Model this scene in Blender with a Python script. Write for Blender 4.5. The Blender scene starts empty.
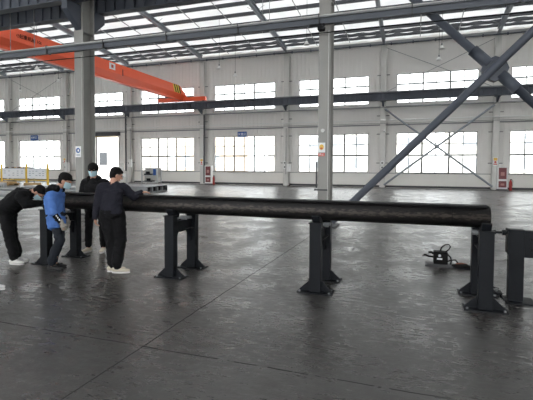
import bpy, math, random
from mathutils import Vector, Matrix, noise
random.seed(7)
scene = bpy.context.scene
COL = scene.collection

# ------------------------------------------------------------------ camera
F = Vector((-0.3294078, 0.94350909, -0.03579235))
RT = Vector((0.94404324, 0.32978385, 0.00499678))
UP = Vector((-0.01651824, 0.03214355, 0.99934676))
cam_data = bpy.data.cameras.new('camera')
cam = bpy.data.objects.new('camera', cam_data); COL.objects.link(cam)
cam.matrix_world = Matrix(((RT.x, UP.x, -F.x, 0), (RT.y, UP.y, -F.y, 0), (RT.z, UP.z, -F.z, 1.6), (0, 0, 0, 1)))
cam_data.sensor_fit = 'HORIZONTAL'; cam_data.sensor_width = 36
cam_data.lens = 421.2092 / 533 * 36
cam_data.shift_y = -(200 - 182.2485) / 533
cam_data.clip_start = 0.05; cam_data.clip_end = 1000
scene.camera = cam
# ------------------------------------------------------------------ sky, exposure
world = bpy.data.worlds.new('overcast_sky'); scene.world = world
world.use_nodes = True
wn = world.node_tree.nodes; wn.clear()
wo = wn.new('ShaderNodeOutputWorld'); wb = wn.new('ShaderNodeBackground')
wb.inputs['Color'].default_value = (0.985, 0.98, 0.975, 1); wb.inputs['Strength'].default_value = 3.4
world.node_tree.links.new(wb.outputs[0], wo.inputs[0])
scene.view_settings.view_transform = 'Standard'; scene.view_settings.look = 'None'
scene.view_settings.gamma = 1; scene.view_settings.use_curve_mapping = False
scene.view_settings.exposure = 1.3
scene.cycles.max_bounces = 8; scene.cycles.diffuse_bounces = 5; scene.cycles.transparent_max_bounces = 12
scene.cycles.use_denoising = True

# ------------------------------------------------------------------ materials
def mat(name, color, rough=0.6, metal=0.0, var=0.0, vscale=4.0, bump=0.0, bscale=60.0, spec=0.5, stretch=(1, 1, 1)):
    m = bpy.data.materials.new(name); m.use_nodes = True
    nt = m.node_tree; b = nt.nodes['Principled BSDF']
    c = (color[0], color[1], color[2], 1)
    b.inputs['Base Color'].default_value = c
    b.inputs['Roughness'].default_value = rough; b.inputs['Metallic'].default_value = metal
    b.inputs['Specular IOR Level'].default_value = spec
    tc = nt.nodes.new('ShaderNodeTexCoord'); mp = nt.nodes.new('ShaderNodeMapping')
    mp.inputs['Scale'].default_value = stretch
    nt.links.new(tc.outputs['Object'], mp.inputs['Vector'])
    if var > 0:
        n = nt.nodes.new('ShaderNodeTexNoise'); n.inputs['Scale'].default_value = vscale; n.inputs['Detail'].default_value = 5
        nt.links.new(mp.outputs[0], n.inputs['Vector'])
        mx = nt.nodes.new('ShaderNodeMix'); mx.data_type = 'RGBA'
        mx.inputs['A'].default_value = tuple(max(0, x * (1 - var)) for x in color) + (1,)
        mx.inputs['B'].default_value = tuple(min(1, x * (1 + var)) for x in color) + (1,)
        nt.links.new(n.outputs['Fac'], mx.inputs['Factor']); nt.links.new(mx.outputs['Result'], b.inputs['Base Color'])
    if bump > 0:
        n2 = nt.nodes.new('ShaderNodeTexNoise'); n2.inputs['Scale'].default_value = bscale; n2.inputs['Detail'].default_value = 3
        nt.links.new(mp.outputs[0], n2.inputs['Vector'])
        bp = nt.nodes.new('ShaderNodeBump'); bp.inputs['Strength'].default_value = bump; bp.inputs['Distance'].default_value = 0.01
        nt.links.new(n2.outputs['Fac'], bp.inputs['Height']); nt.links.new(bp.outputs[0], b.inputs['Normal'])
    return m

M = {}
M['siding'] = mat('grey_wall_siding', (.80, .78, .755), .5, var=.04, vscale=.6)
M['plinth'] = mat('cream_painted_plinth', (.84, .82, .78), .6, var=.04, vscale=.8)
M['dark_base'] = mat('dark_skirting', (.07, .07, .075), .6)
M['column'] = mat('grey_painted_steel', (.64, .63, .605), .45, var=.10, vscale=1.2)
M['column_near'] = mat('grey_primer_steel', (.30, .295, .28), .5, var=.15, vscale=1.5)
M['blue_steel'] = mat('slate_blue_steel', (.065, .075, .098), .5, var=.12, vscale=1.0)
M['rafter'] = mat('light_slate_steel', (.30, .33, .36), .5, var=.08, vscale=.7)
M['strut'] = mat('mid_slate_steel', (.085, .095, .115), .5)
M['purlin'] = mat('dark_galvanised_purlin', (.075, .08, .09), .55)
M['rod'] = mat('thin_grey_rod', (.26, .265, .27), .5)
M['galv'] = mat('galvanised_tube', (.55, .55, .54), .4, metal=.3)
M['orange'] = mat('orange_red_crane_paint', (.93, .135, .055), .35, var=.06, vscale=.5)
M['black'] = mat('black_paint', (.008, .008, .009), .6, spec=.15)
M['hazard_yellow'] = mat('yellow_paint', (.80, .55, .06), .5)
M['trestle'] = mat('charcoal_painted_steel', (.0085, .0098, .0125), .55, var=.25, vscale=3, spec=.18)
M['white_paint'] = mat('white_paint', (.78, .78, .77), .5)
M['board'] = mat('white_board', (.84, .88, .93), .4)
M['ink'] = mat('grey_print', (.25, .30, .38), .6)
M['sign_blue'] = mat('blue_sign', (.02, .09, .33), .4)
M['sign_white'] = mat('white_sign', (.85, .86, .88), .4)
M['sign_red'] = mat('red_print', (.62, .09, .05), .5)
M['sign_yellow'] = mat('yellow_print', (.80, .50, .08), .5)
M['door_print'] = mat('pink_print', (.45, .20, .19), .5)
M['red'] = mat('maroon_red', (.16, .025, .03), .35)
M['ext_red'] = mat('extinguisher_red', (.38, .04, .035), .35)
M['frame'] = mat('dark_window_frame', (.06, .062, .065), .5)
M['wood'] = mat('pale_timber', (.55, .38, .18), .7, var=.2, vscale=5)
M['steel_grey'] = mat('mill_steel', (.22, .23, .24), .45, metal=.4, var=.25, vscale=2)
M['steel_light'] = mat('bright_plate_steel', (.50, .51, .52), .4, metal=.3, var=.15, vscale=2)
M['skin'] = mat('skin', (.50, .27, .19), .55, var=.06, vscale=20)
M['hair'] = mat('black_hair', (.008, .007, .007), .8, spec=.15, bump=.6, bscale=120)
M['black_cloth'] = mat('black_cloth', (.008, .008, .009), .9, bump=.3, bscale=90, spec=.2)
M['navy_cloth'] = mat('dark_navy_quilt', (.018, .018, .026), .9, bump=.5, bscale=110, spec=.2)
M['trouser_grey'] = mat('charcoal_cloth', (.020, .023, .030), .9, bump=.3, bscale=90, spec=.2)
M['blue_cloth'] = mat('royal_blue_cloth', (.085, .19, .50), .8, bump=.3, bscale=70, spec=.2)
M['mask'] = mat('pale_blue_mask', (.46, .64, .71), .8)
M['shoe_cream'] = mat('cream_trainer', (.60, .54, .44), .7)
M['shoe_white'] = mat('white_trainer', (.70, .69, .67), .6)
M['shoe_black'] = mat('black_trainer', (.012, .012, .013), .6)
M['glove'] = mat('grey_knit_glove', (.30, .28, .25), .9, bump=.5, bscale=150)
M['outside'] = mat('pale_concrete_yard', (.55, .55, .54), .9)
M['facade'] = mat('pale_facade', (.72, .70, .66), .8)
M['facade_beige'] = mat('beige_facade', (.70, .58, .46), .8)
M['dark_glass'] = mat('pale_glazing', (.38, .41, .44), .3)
M['deep_glass'] = mat('dark_glazing', (.035, .04, .045), .4, spec=.2)
M['cable'] = mat('black_rubber', (.008, .008, .008), .8, spec=.15)
M['rust'] = mat('rusty_orange', (.14, .04, .02), .7)
M['lampshade'] = mat('white_enamel', (.85, .85, .84), .4)
M['concrete_edge'] = mat('dark_opening', (.02, .02, .02), .8)

def pipe_mat():
    m = mat('dark_mill_scale', (.022, .020, .020), .50, metal=.35, var=.5, vscale=5, bump=.25, bscale=40, stretch=(1, 4, 4))
    nt = m.node_tree; b = nt.nodes['Principled BSDF']
    tc = nt.nodes.new('ShaderNodeTexCoord'); mp = nt.nodes.new('ShaderNodeMapping'); mp.inputs['Scale'].default_value = (7, 22, 22)
    n = nt.nodes.new('ShaderNodeTexNoise'); n.inputs['Scale'].default_value = 2.2; n.inputs['Detail'].default_value = 6
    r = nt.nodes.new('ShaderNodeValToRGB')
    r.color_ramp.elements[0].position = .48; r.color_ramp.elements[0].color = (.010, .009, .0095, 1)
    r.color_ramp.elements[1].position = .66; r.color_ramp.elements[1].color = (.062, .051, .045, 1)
    nt.links.new(tc.outputs['Object'], mp.inputs[0]); nt.links.new(mp.outputs[0], n.inputs['Vector'])
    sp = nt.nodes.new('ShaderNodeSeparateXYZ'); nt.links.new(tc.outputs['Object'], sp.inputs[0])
    def mth(op, a, c, d=None):
        x = nt.nodes.new('ShaderNodeMath'); x.operation = op
        for i, v in enumerate((a, c, d)):
            if v is None: continue
            if isinstance(v, (int, float)): x.inputs[i].default_value = v
            else: nt.links.new(v, x.inputs[i])
        return x.outputs[0]
    # lighter brown, speckled strip along the pipe at mid-height
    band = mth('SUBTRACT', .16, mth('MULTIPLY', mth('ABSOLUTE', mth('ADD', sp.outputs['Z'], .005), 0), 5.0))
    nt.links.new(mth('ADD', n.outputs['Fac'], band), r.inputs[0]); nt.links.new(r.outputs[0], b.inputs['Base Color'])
    return m
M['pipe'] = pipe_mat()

def floor_mat():
    m = bpy.data.materials.new('polished_concrete'); m.use_nodes = True
    nt = m.node_tree; N = nt.nodes; L = nt.links; b = N['Principled BSDF']
    tc = N.new('ShaderNodeTexCoord')
    def nz(scale, detail, st=(1, 1, 1), rough=.5):
        mp = N.new('ShaderNodeMapping'); mp.inputs['Scale'].default_value = st
        L.new(tc.outputs['Object'], mp.inputs[0])
        n = N.new('ShaderNodeTexNoise'); n.inputs['Scale'].default_value = scale; n.inputs['Detail'].default_value = detail
        n.inputs['Roughness'].default_value = rough
        L.new(mp.outputs[0], n.inputs['Vector']); return n
    def mth(op, a, bb=None, c=None):
        x = N.new('ShaderNodeMath'); x.operation = op
        for i, v in enumerate((a, bb, c)):
            if v is None: continue
            if isinstance(v, (int, float)): x.inputs[i].default_value = v
            else: L.new(v, x.inputs[i])
        return x.outputs[0]
    n1 = nz(.45, 8, rough=.65); n2 = nz(5, 6, rough=.7); n3 = nz(1.6, 6, (1, .8, 1))
    v = mth('ADD', mth('MULTIPLY', n1.outputs['Fac'], .6), mth('MULTIPLY', n2.outputs['Fac'], .4))
    r = N.new('ShaderNodeValToRGB')
    r.color_ramp.elements[0].position = .36; r.color_ramp.elements[0].color = (.032, .030, .029, 1)
    r.color_ramp.elements[1].position = .66; r.color_ramp.elements[1].color = (.068, .065, .062, 1)
    L.new(v, r.inputs[0])
    # saw-cut joints: lines at x = -2.25 + 6k and y = 3.13 + 6k
    sp = N.new('ShaderNodeSeparateXYZ'); L.new(tc.outputs['Object'], sp.inputs[0])
    wob = mth('MULTIPLY', mth('SUBTRACT', nz(3, 4).outputs['Fac'], .5), .035)
    def joint(o, off, wdt):
        q = mth('ADD', mth('SUBTRACT', o, off - 3), wob)
        f = mth('ABSOLUTE', mth('SUBTRACT', mth('WRAP', q, 6.0, 0.0), 3.0))
        return mth('LESS_THAN', f, wdt)
    j = mth('MAXIMUM', joint(sp.outputs['X'], -2.25, .007), mth('MULTIPLY', joint(sp.outputs['Y'], 3.13, .008), mth('GREATER_THAN', n2.outputs['Fac'], .46)))
    mx = N.new('ShaderNodeMix'); mx.data_type = 'RGBA'
    L.new(mth('MULTIPLY', j, .9), mx.inputs['Factor']); L.new(r.outputs[0], mx.inputs['A']); mx.inputs['B'].default_value = (.008, .008, .008, 1)
    L.new(mx.outputs['Result'], b.inputs['Base Color'])
    rr = N.new('ShaderNodeMapRange'); rr.inputs['From Min'].default_value = .38; rr.inputs['From Max'].default_value = .60
    rr.inputs['To Min'].default_value = .16; rr.inputs['To Max'].default_value = .46
    L.new(mth('ADD', mth('MULTIPLY', n3.outputs['Fac'], .4), mth('MULTIPLY', nz(11, 7, (.6, 1.4, 1), .75).outputs['Fac'], .6)), rr.inputs['Value']); L.new(mth('MAXIMUM', rr.outputs[0], j), b.inputs['Roughness'])
    b.inputs['Specular IOR Level'].default_value = .62
    n4 = nz(9.0, 6, (.8, 1.1, 1), .7); n5 = nz(1.1, 9, (1, 1, 1), .8)
    bp = N.new('ShaderNodeBump'); bp.inputs['Strength'].default_value = .60; bp.inputs['Distance'].default_value = .010
    L.new(mth('ADD', n4.outputs['Fac'], mth('MULTIPLY', n2.outputs['Fac'], .35)), bp.inputs['Height']); L.new(bp.outputs[0], b.inputs['Normal'])
    return m
M['floor'] = floor_mat()

def glass_mat():
    m = bpy.data.materials.new('window_glass'); m.use_nodes = True
    nt = m.node_tree; N = nt.nodes; L = nt.links; N.clear()
    o = N.new('ShaderNodeOutputMaterial'); t = N.new('ShaderNodeBsdfTransparent'); g = N.new('ShaderNodeBsdfGlossy'); mx = N.new('ShaderNodeMixShader')
    t.inputs[0].default_value = (.80, .82, .825, 1); g.inputs['Roughness'].default_value = .05; mx.inputs[0].default_value = .06
    L.new(t.outputs[0], mx.inputs[1]); L.new(g.outputs[0], mx.inputs[2]); L.new(mx.outputs[0], o.inputs[0])
    return m
M['glass'] = glass_mat()

def roof_mat(mixf=.855):      # white insulation blanket under translucent sheets: lets part of the sky's light through
    m = bpy.data.materials.new('translucent_white_roofing'); m.use_nodes = True
    nt = m.node_tree; N = nt.nodes; L = nt.links; N.clear()
    o = N.new('ShaderNodeOutputMaterial'); t = N.new('ShaderNodeBsdfTranslucent'); g = N.new('ShaderNodeBsdfDiffuse'); mx = N.new('ShaderNodeMixShader')
    tc = N.new('ShaderNodeTexCoord'); n = N.new('ShaderNodeTexNoise'); n.inputs['Scale'].default_value = .8; n.inputs['Detail'].default_value = 4
    r = N.new('ShaderNodeValToRGB'); r.color_ramp.elements[0].color = (.60, .62, .63, 1); r.color_ramp.elements[1].color = (.84, .86, .86, 1)
    r.color_ramp.elements[0].position = .3; r.color_ramp.elements[1].position = .7
    L.new(tc.outputs['Object'], n.inputs['Vector']); L.new(n.outputs['Fac'], r.inputs[0]); L.new(r.outputs[0], t.inputs[0])
    g.inputs[0].default_value = (.75, .76, .76, 1); mx.inputs[0].default_value = mixf
    L.new(t.outputs[0], mx.inputs[1]); L.new(g.outputs[0], mx.inputs[2]); L.new(mx.outputs[0], o.inputs[0])
    return m
M['roof'] = roof_mat()
M['roof_near'] = roof_mat(.92)  # unseen near half of the roof, made dimmer to keep the near floor dark
M['roof_dark'] = mat('grey_roof_lining', (.55, .55, .55), .8)
M['dark_wall'] = mat('shaded_grey_siding', (.30, .30, .30), .7)

# ------------------------------------------------------------------ helpers
class MB:
    def __init__(s): s.v = []; s.f = []
    def quad(s, a, b, c, d):
        n = len(s.v); s.v += [tuple(a), tuple(b), tuple(c), tuple(d)]; s.f.append((n, n+1, n+2, n+3)); return s
    def box(s, x0, x1, y0, y1, z0, z1):
        n = len(s.v)
        s.v += [(x0,y0,z0),(x1,y0,z0),(x1,y1,z0),(x0,y1,z0),(x0,y0,z1),(x1,y0,z1),(x1,y1,z1),(x0,y1,z1)]
        s.f += [(n,n+3,n+2,n+1),(n+4,n+5,n+6,n+7),(n,n+1,n+5,n+4),(n+1,n+2,n+6,n+5),(n+2,n+3,n+7,n+6),(n+3,n,n+4,n+7)]
        return s
    def prism(s, pts, ax, a, b):
        """polygon pts (2-D) extruded along axis ax from a to b"""
        n = len(s.v); k = len(pts)
        def P(p, t):
            if ax == 0: return (t, p[0], p[1])
            if ax == 1: return (p[0], t, p[1])
            return (p[0], p[1], t)
        s.v += [P(p, a) for p in pts] + [P(p, b) for p in pts]
        s.f.append(tuple(range(n+k-1, n-1, -1))); s.f.append(tuple(range(n+k, n+2*k)))
        for i in range(k): s.f.append((n+i, n+(i+1) % k, n+k+(i+1) % k, n+k+i))
        return s
    def tube(s, path, r, seg=10, caps=True):
        path = [Vector(p) for p in path]; rings = []
        for i, p in enumerate(path):
            d = (path[min(i+1, len(path)-1)] - path[max(i-1, 0)]).normalized()
            a = d.cross(Vector((0, 0, 1)))
            if a.length < .05: a = d.cross(Vector((0, 1, 0)))
            a.normalize(); b = d.cross(a); rr = r[i] if isinstance(r, (list, tuple)) else r
            n = len(s.v)
            for k in range(seg):
                t = 2*math.pi*k/seg; s.v.append(tuple(p + (a*math.cos(t) + b*math.sin(t))*rr))
            rings.append(n)
        for i in range(len(rings)-1):
            for k in range(seg):
                s.f.append((rings[i]+k, rings[i]+(k+1) % seg, rings[i+1]+(k+1) % seg, rings[i+1]+k))
        if caps:
            s.f.append(tuple(rings[0]+k for k in range(seg))); s.f.append(tuple(rings[-1]+k for k in range(seg-1, -1, -1)))
        return s
    def ell(s, c, r, m=None, seg=16, rings=10):
        n = len(s.v); c = Vector(c)
        for i in range(1, rings):
            t = math.pi*i/rings
            for k in range(seg):
                p = 2*math.pi*k/seg
                q = Vector((r[0]*math.sin(t)*math.cos(p), r[1]*math.sin(t)*math.sin(p), r[2]*math.cos(t)))
                s.v.append(tuple(c + (m @ q if m else q)))
        top = len(s.v); q = Vector((0, 0, r[2])); s.v.append(tuple(c + (m @ q if m else q))); s.v.append(tuple(c - (m @ q if m else q)))
        for i in range(rings-2):
            for k in range(seg):
                s.f.append((n+i*seg+k, n+(i+1)*seg+k, n+(i+1)*seg+(k+1) % seg, n+i*seg+(k+1) % seg))
        for k in range(seg):
            s.f.append((top, n+k, n+(k+1) % seg)); e = n+(rings-2)*seg; s.f.append((top+1, e+(k+1) % seg, e+k))
        return s
    def build(s, name, m, parent=None, smooth=False, bevel=0.0):
        me = bpy.data.meshes.new(name); me.from_pydata(s.v, [], s.f); me.update()
        me.materials.append(M[m] if isinstance(m, str) else m)
        o = bpy.data.objects.new(name, me); COL.objects.link(o)
        if parent:
            o.parent = parent
            me.transform(Matrix.Translation(-world_loc(parent)))
        if smooth:
            for p in me.polygons: p.use_smooth = True
        if bevel:
            b = o.modifiers.new('bevel', 'BEVEL'); b.width = bevel; b.segments = 2; b.limit_method = 'ANGLE'
        return o

def world_loc(o):
    v = Vector((0, 0, 0))
    while o: v = v + o.location; o = o.parent
    return v
def tag(o, label=None, cat=None, group=None, kind=None):
    if label: o['label'] = label
    if cat: o['category'] = cat
    if group: o['group'] = group
    if kind: o['kind'] = kind
    return o
def thing(name, loc, label, cat, group=None):
    o = bpy.data.objects.new(name, None); COL.objects.link(o); o.location = loc; o.empty_display_size = .1
    return tag(o, label, cat, group)
def dup(root, loc, label=None):
    r = root.copy(); COL.objects.link(r); r.location = loc
    if label: r['label'] = label
    for ch in list(root.children):
        c = ch.copy(); COL.objects.link(c); c.parent = r
        for g in ch.children:
            d = g.copy(); COL.objects.link(d); d.parent = c
    return r
def struct(mb, name, m, **k): return tag(mb.build(name, m, **k), kind='structure')
def text_mesh(name, body, size, mtx, m, parent=None, align='CENTER', ext=.003):
    cu = bpy.data.curves.new('t', 'FONT'); cu.body = body; cu.size = size; cu.align_x = align; cu.align_y = 'CENTER'; cu.extrude = ext
    t = bpy.data.objects.new('t', cu); COL.objects.link(t)
    dg = bpy.context.evaluated_depsgraph_get(); me = bpy.data.meshes.new_from_object(t.evaluated_get(dg))
    bpy.data.objects.remove(t); me.name = name; me.transform(mtx); me.materials.clear(); me.materials.append(M[m])
    if parent: me.transform(Matrix.Translation(-world_loc(parent)))
    o = bpy.data.objects.new(name, me); COL.objects.link(o)
    if parent: o.parent = parent
    return o
def plane_mtx(pos, xa, ya):      # text plane with local x along xa and y along ya
    xa = Vector(xa).normalized(); ya = Vector(ya).normalized(); za = xa.cross(ya)
    m = Matrix((xa, ya, za)).transposed().to_4x4(); m.translation = Vector(pos); return m

# ================================================================== the hall
WY = 35.16                                    # inner face of the long window wall
X0 = 5.64                                     # first wall column; bays of 8 m
colx = [X0 - 8*n for n in range(-1, 8)]       # n = -1 .. 7
XL, XR = -54.0, 24.0
def roof_z(y): return 11.92 + .115*(WY - y) if y > 11.4 else 11.92 + .115*(WY - 11.4) - .115*(11.4 - y)

struct(MB().quad((XL-.2, -12.7, 0), (XR+.2, -12.7, 0), (XR+.2, WY+.02, 0), (XL-.2, WY+.02, 0)), 'floor', 'floor')
# ground outside
struct(MB().box(-300, 300, WY+.25, 400, -.3, -.06).box(-300, 300, -300, -12.8, -.3, -.06), 'floor_outside', 'outside')

# openings of the long wall
lower = [n for n in range(-1, 7) if n != 4]
holes = []
for n in range(-1, 7):
    xr = X0 - 8*n - 1.15; xl = xr - 5.86
    holes.append((xl, xr, 6.72, 9.03, n, 'u'))
    if n != 4: holes.append((xl, xr, 1.18, 4.37, n, 'l'))
DX0, DX1, DZ = -30.85, -28.03, 4.68
holes.append((DX0, DX1, 0.0, DZ, 4, 'd'))
def wall_cells(mb, y, xs, zs, skip, flip=False):
    for i in range(len(xs)-1):
        for j in range(len(zs)-1):
            cx = (xs[i]+xs[i+1])/2; cz = (zs[j]+zs[j+1])/2
            if any(h[0] < cx < h[1] and h[2] < cz < h[3] for h in skip): continue
            mb.quad((xs[i], y, zs[j]), (xs[i+1], y, zs[j]), (xs[i+1], y, zs[j+1]), (xs[i], y, zs[j+1]))
xs = sorted({XL, XR} | {h[0] for h in holes} | {h[1] for h in holes}); 
up = MB(); zs = sorted({1.18, 4.37, DZ, 6.72, 9.03, 11.92})
wall_cells(up, WY, xs, zs, holes); wall_cells(up, WY+.2, xs, zs, holes)
for h in holes:
    z0 = max(h[2], 1.18)
    up.quad((h[0], WY, z0), (h[0], WY+.2, z0), (h[0], WY+.2, h[3]), (h[0], WY, h[3]))
    up.quad((h[1], WY, z0), (h[1], WY+.2, z0), (h[1], WY+.2, h[3]), (h[1], WY, h[3]))
    up.quad((h[0], WY, h[3]), (h[1], WY, h[3]), (h[1], WY+.2, h[3]), (h[0], WY+.2, h[3]))
    if h[2] > .5: up.quad((h[0], WY, z0), (h[1], WY, z0), (h[1], WY+.2, z0), (h[0], WY+.2, z0))
x = XL + .15                                  # ribs of the siding
while x < XR:
    cuts = [(h[2], h[3]) for h in holes if h[0]-.06 < x < h[1]+.06]
    z = 1.2
    for a, b in sorted(cuts) + [(11.5, 12)]:
        if a > z: up.box(x-.03, x+.03, WY-.05, WY+.001, z, a-.05)
        z = max(z, b + .05)
    x += .36
# flashing round openings
for h in holes:
    if h[5] == 'd': continue
    t = .07
    up.box(h[0]-t, h[0], WY-.045, WY, h[2]-t, h[3]+t).box(h[1], h[1]+t, WY-.045, WY, h[2]-t, h[3]+t)
    up.box(h[0]-t, h[1]+t, WY-.045, WY, h[3], h[3]+t).box(h[0]-t, h[1]+t, WY-.05, WY, h[2]-t, h[2])
struct(up, 'wall_back', 'siding')
lo = MB(); lo.box(XL, DX0, WY-.03, WY+.2, 0, 1.14); lo.box(DX1, XR, WY-.03, WY+.2, 0, 1.14)
struct(lo, 'trim_1', 'plinth')
bb = MB(); bb.box(XL, DX0-.1, WY-.06, WY-.02, 0.03, .19); bb.box(DX1+.1, XR, WY-.06, WY-.02, .03, .19)
struct(bb, 'baseboard_back', 'dark_base')
struct(MB().box(XL, XR, WY-.10, WY-.005, 11.42, 11.66), 'trim_4', 'rod')
tr = MB(); tr.box(XL, DX0-.1, WY-.05, WY-.02, 1.14, 1.19).box(DX1+.1, XR, WY-.05, WY-.02, 1.14, 1.19)
struct(tr, 'trim_2', 'rod')
tr = MB(); tr.box(XL, XR, WY-.1, WY-.005, 4.98, 5.08).box(XL, XR, WY-.12, WY-.005, 6.40, 6.50)
struct(tr, 'trim_3', 'rod')
# other walls (out of the picture, they close the hall)
fz = roof_z(-12.5)
fh = [(X0-8*n-7.0, X0-8*n-1.15, a, b) for n in range(-2, 7) for (a, b) in ((1.18, 4.37), (6.0, 9.0))]  # unseen window openings, added to light faces turned to the camera
fw = MB(); wall_cells(fw, -12.5, sorted({XL, XR} | {h[0] for h in fh} | {h[1] for h in fh}), [0, 1.18, 4.37, 6.0, 9.0, fz], fh)
struct(fw, 'wall_front', 'siding')
fp = MB()
for h in fh: fp.quad((h[0], -12.55, h[2]), (h[1], -12.55, h[2]), (h[1], -12.55, h[3]), (h[0], -12.55, h[3]))
struct(fp, 'window_20', 'glass')
gable = [(-12.5, 0), (WY+.2, 0), (WY+.2, roof_z(WY+.2)), (11.4, roof_z(11.4001)), (-12.5, fz)]
struct(MB().prism(gable, 0, XL-.2, XL), 'wall_left', 'siding')
struct(MB().prism(gable, 0, XR, XR+.2), 'wall_right', 'siding')

# roof over the far aisle: blanket sagging between the purlins
PY = [34.3, 33.65, 32.85] + [31.35 - 1.5*k for k in range(14)]       # purlin lines
rf = MB(); ysteps = []
ce = [WY+.2] + PY + [11.4]
nx = 288
def sheet(y, x, amp): return roof_z(y) + .03 - amp*(.55 + .45*abs(math.sin(math.pi*x/1.35)))
for i in range(len(ce)-1):
    ya, yb = ce[i], ce[i+1]; amp = .31 if i == 0 else .27 if i < 3 else .16 if i == 3 else .06
    for (u0, u1) in ((0, .5), (.5, 1)):
        y0 = ya+(yb-ya)*u0; y1 = ya+(yb-ya)*u1
        a0 = amp*(0 if u0 == 0 else 1); a1 = amp*(0 if u1 == 1 else 1)
        row0 = len(rf.v); m = nx if amp > .1 else 16
        for k in range(m+1):
            x = XL + (XR-XL)*k/m; rf.v.append((x, y0, sheet(y0, x, a0))); rf.v.append((x, y1, sheet(y1, x, a1)))
        for k in range(m): rf.f.append((row0+2*k, row0+2*k+1, row0+2*k+3, row0+2*k+2))
struct(rf, 'ceiling', 'roof')
struct(MB().quad((XL, 11.4, roof_z(11.401)), (XR, 11.4, roof_z(11.401)), (XR, -12.7, roof_z(-12.7)), (XL, -12.7, roof_z(-12.7))), 'ceiling_near', 'roof_near')

# windows
def window(idx, h, rows):
    x0, x1, z0, z1 = h[:4]; y = WY + .08
    root = bpy.data.objects.new('window_%d' % idx, None); COL.objects.link(root); root.location = ((x0+x1)/2, y, z0); tag(root, kind='structure')
    fr = MB(); t = .055
    fr.box(x0, x0+t, y-.03, y+.03, z0, z1).box(x1-t, x1, y-.03, y+.03, z0, z1).box(x0+t, x1-t, y-.03, y+.03, z0, z0+t).box(x0+t, x1-t, y-.03, y+.03, z1-t, z1)
    for k in range(1, 6):
        w = .060 if k % 2 == 0 else .032; xx = x0+(x1-x0)*k/6
        fr.box(xx-w, xx+w, y-.028, y+.028, z0+t, z1-t)
    for (z, w) in rows:
        fr.box(x0+t, x1-t, y-.029, y+.029, z-w, z+w)
    fr.build('window_frame', 'frame', root)
    MB().box(x0+t, x1-t, y-.004, y+.004, z0+t, z1-t).build('window_pane', 'glass', root)
i = 1
for h in holes:
    if h[5] == 'l': window(i, h, [(2.60, .06), (3.49, .028)]); i += 1
    elif h[5] == 'u': window(i, h, [(8.21, .055), (7.45, .028)]); i += 1
# roller door
dr = bpy.data.objects.new('door_1', None); COL.objects.link(dr); dr.location = ((DX0+DX1)/2, WY, 0); tag(dr, kind='structure')
MB().box(DX0-.12, DX0, WY-.08, WY+.22, 0, DZ).box(DX1, DX1+.12, WY-.08, WY+.22, 0, DZ).build('door_frame', 'column', dr)
MB().box(DX0-.25, DX1+.25, WY-.42, WY-.06, DZ, DZ+.38).build('shutter_box', 'dark_base', dr)
MB().box(DX0, DX1, WY-.12, WY-.08, DZ-.12, DZ).build('rolled_shutter_edge', 'wood', dr)

# things seen outside
def outside_building(x0, x1, y0, z1, m, wins, label):
    o = thing('building', ((x0+x1)/2, y0, -.06), label, 'building')
    MB().box(x0, x1, y0, y0+10, -.06, z1).build('facade', m, o)
    for (a, b, c, d) in wins:
        f = MB().box(a-.08, b+.08, y0-.06, y0+.02, c-.08, d+.08).build('window_frame', 'white_paint', o)
        MB().box(a, b, y0-.09, y0-.05, c, d).build('pane', 'deep_glass' if 'roller door' in label else 'dark_glass', f)
outside_building(-62, -44, 60, 9, 'facade', [(-51.9, -50.2, 1.8, 4.0), (-57.5, -55.8, 1.8, 4.0)], 'pale workshop building with a small window seen through the open roller door')
outside_building(-36.5, -28, 60, 7.2, 'facade_beige', [(-35.4+2.6*k, -34+2.6*k, 1.5, 3.4) for k in range(3)], 'beige building outside behind the window left of the red fire cabinet')
outside_building(-26, 2, 75, 10, 'facade', [(-18+4*k, -16.2+4*k, z, z+1.8) for k in range(5) for z in (1.5, 5.2)], 'pale office block outside with two rows of windows')
outside_building(5, 26, 70, 9, 'facade', [(7+4*k, 8.8+4*k, z, z+1.6) for k in range(4) for z in (1.5, 5)], 'pale building outside the rightmost window')

# ------------------------------------------------------------------ wall columns
def hcol(mb, xc, w, y0, y1, z0, z1, t=.025):
    mb.box(xc-w/2, xc+w/2, y0, y0+t, z0, z1).box(xc-w/2, xc+w/2, y1-t, y1, z0, z1).box(xc-t/2, xc+t/2, y0+t, y1-t, z0, z1)
desc = {-1: 'at the far right end beyond the rightmost window', 0: 'beside the right-hand red fire cabinet', 1: 'at the left foot of the wall X brace',
        2: 'between the two middle windows with a white switch box', 3: 'beside the left-hand red fire cabinet', 4: 'between the open roller door and the shelf rack',
        5: 'just left of the near grey column', 6: 'at the far left behind the notice boards', 7: 'at the far left end of the wall'}
for n in range(-1, 8):
    xc = X0 - 8*n
    t = thing('wall_column', (xc, 34.8, 0), 'light grey steel column against the long wall ' + desc[n], 'column')
    c = MB(); hcol(c, xc, .42, 34.58, 35.10, 0.03, 11.3); c.build('shaft', 'column', t)
    MB().box(xc-.27, xc+.27, 34.5, 35.09, 0, .03).build('base_plate', 'dark_base', t)
    b = MB().prism([(34.58, 6.42), (34.58, 6.83), (33.9, 6.83), (33.9, 6.74)], 0, xc-.07, xc+.07).box(xc-.2, xc+.2, 33.85, 34.58, 6.79, 6.83)
    b.build('corbel', 'blue_steel', t)
    for z in (1.95, 4.25, 5.7, 8.9):
        MB().box(xc-.48, xc-.22, 34.78, 34.84, z, z+.05).box(xc+.22, xc+.48, 34.78, 34.84, z, z+.05).build('wall_clip', 'dark_base', t)
    h = MB().prism([(34.58, 10.6), (35.10, 10.6), (35.10, 11.22), (34.58, 11.22)], 0, xc-.012, xc+.012); h.build('haunch', 'rafter', t)

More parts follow.
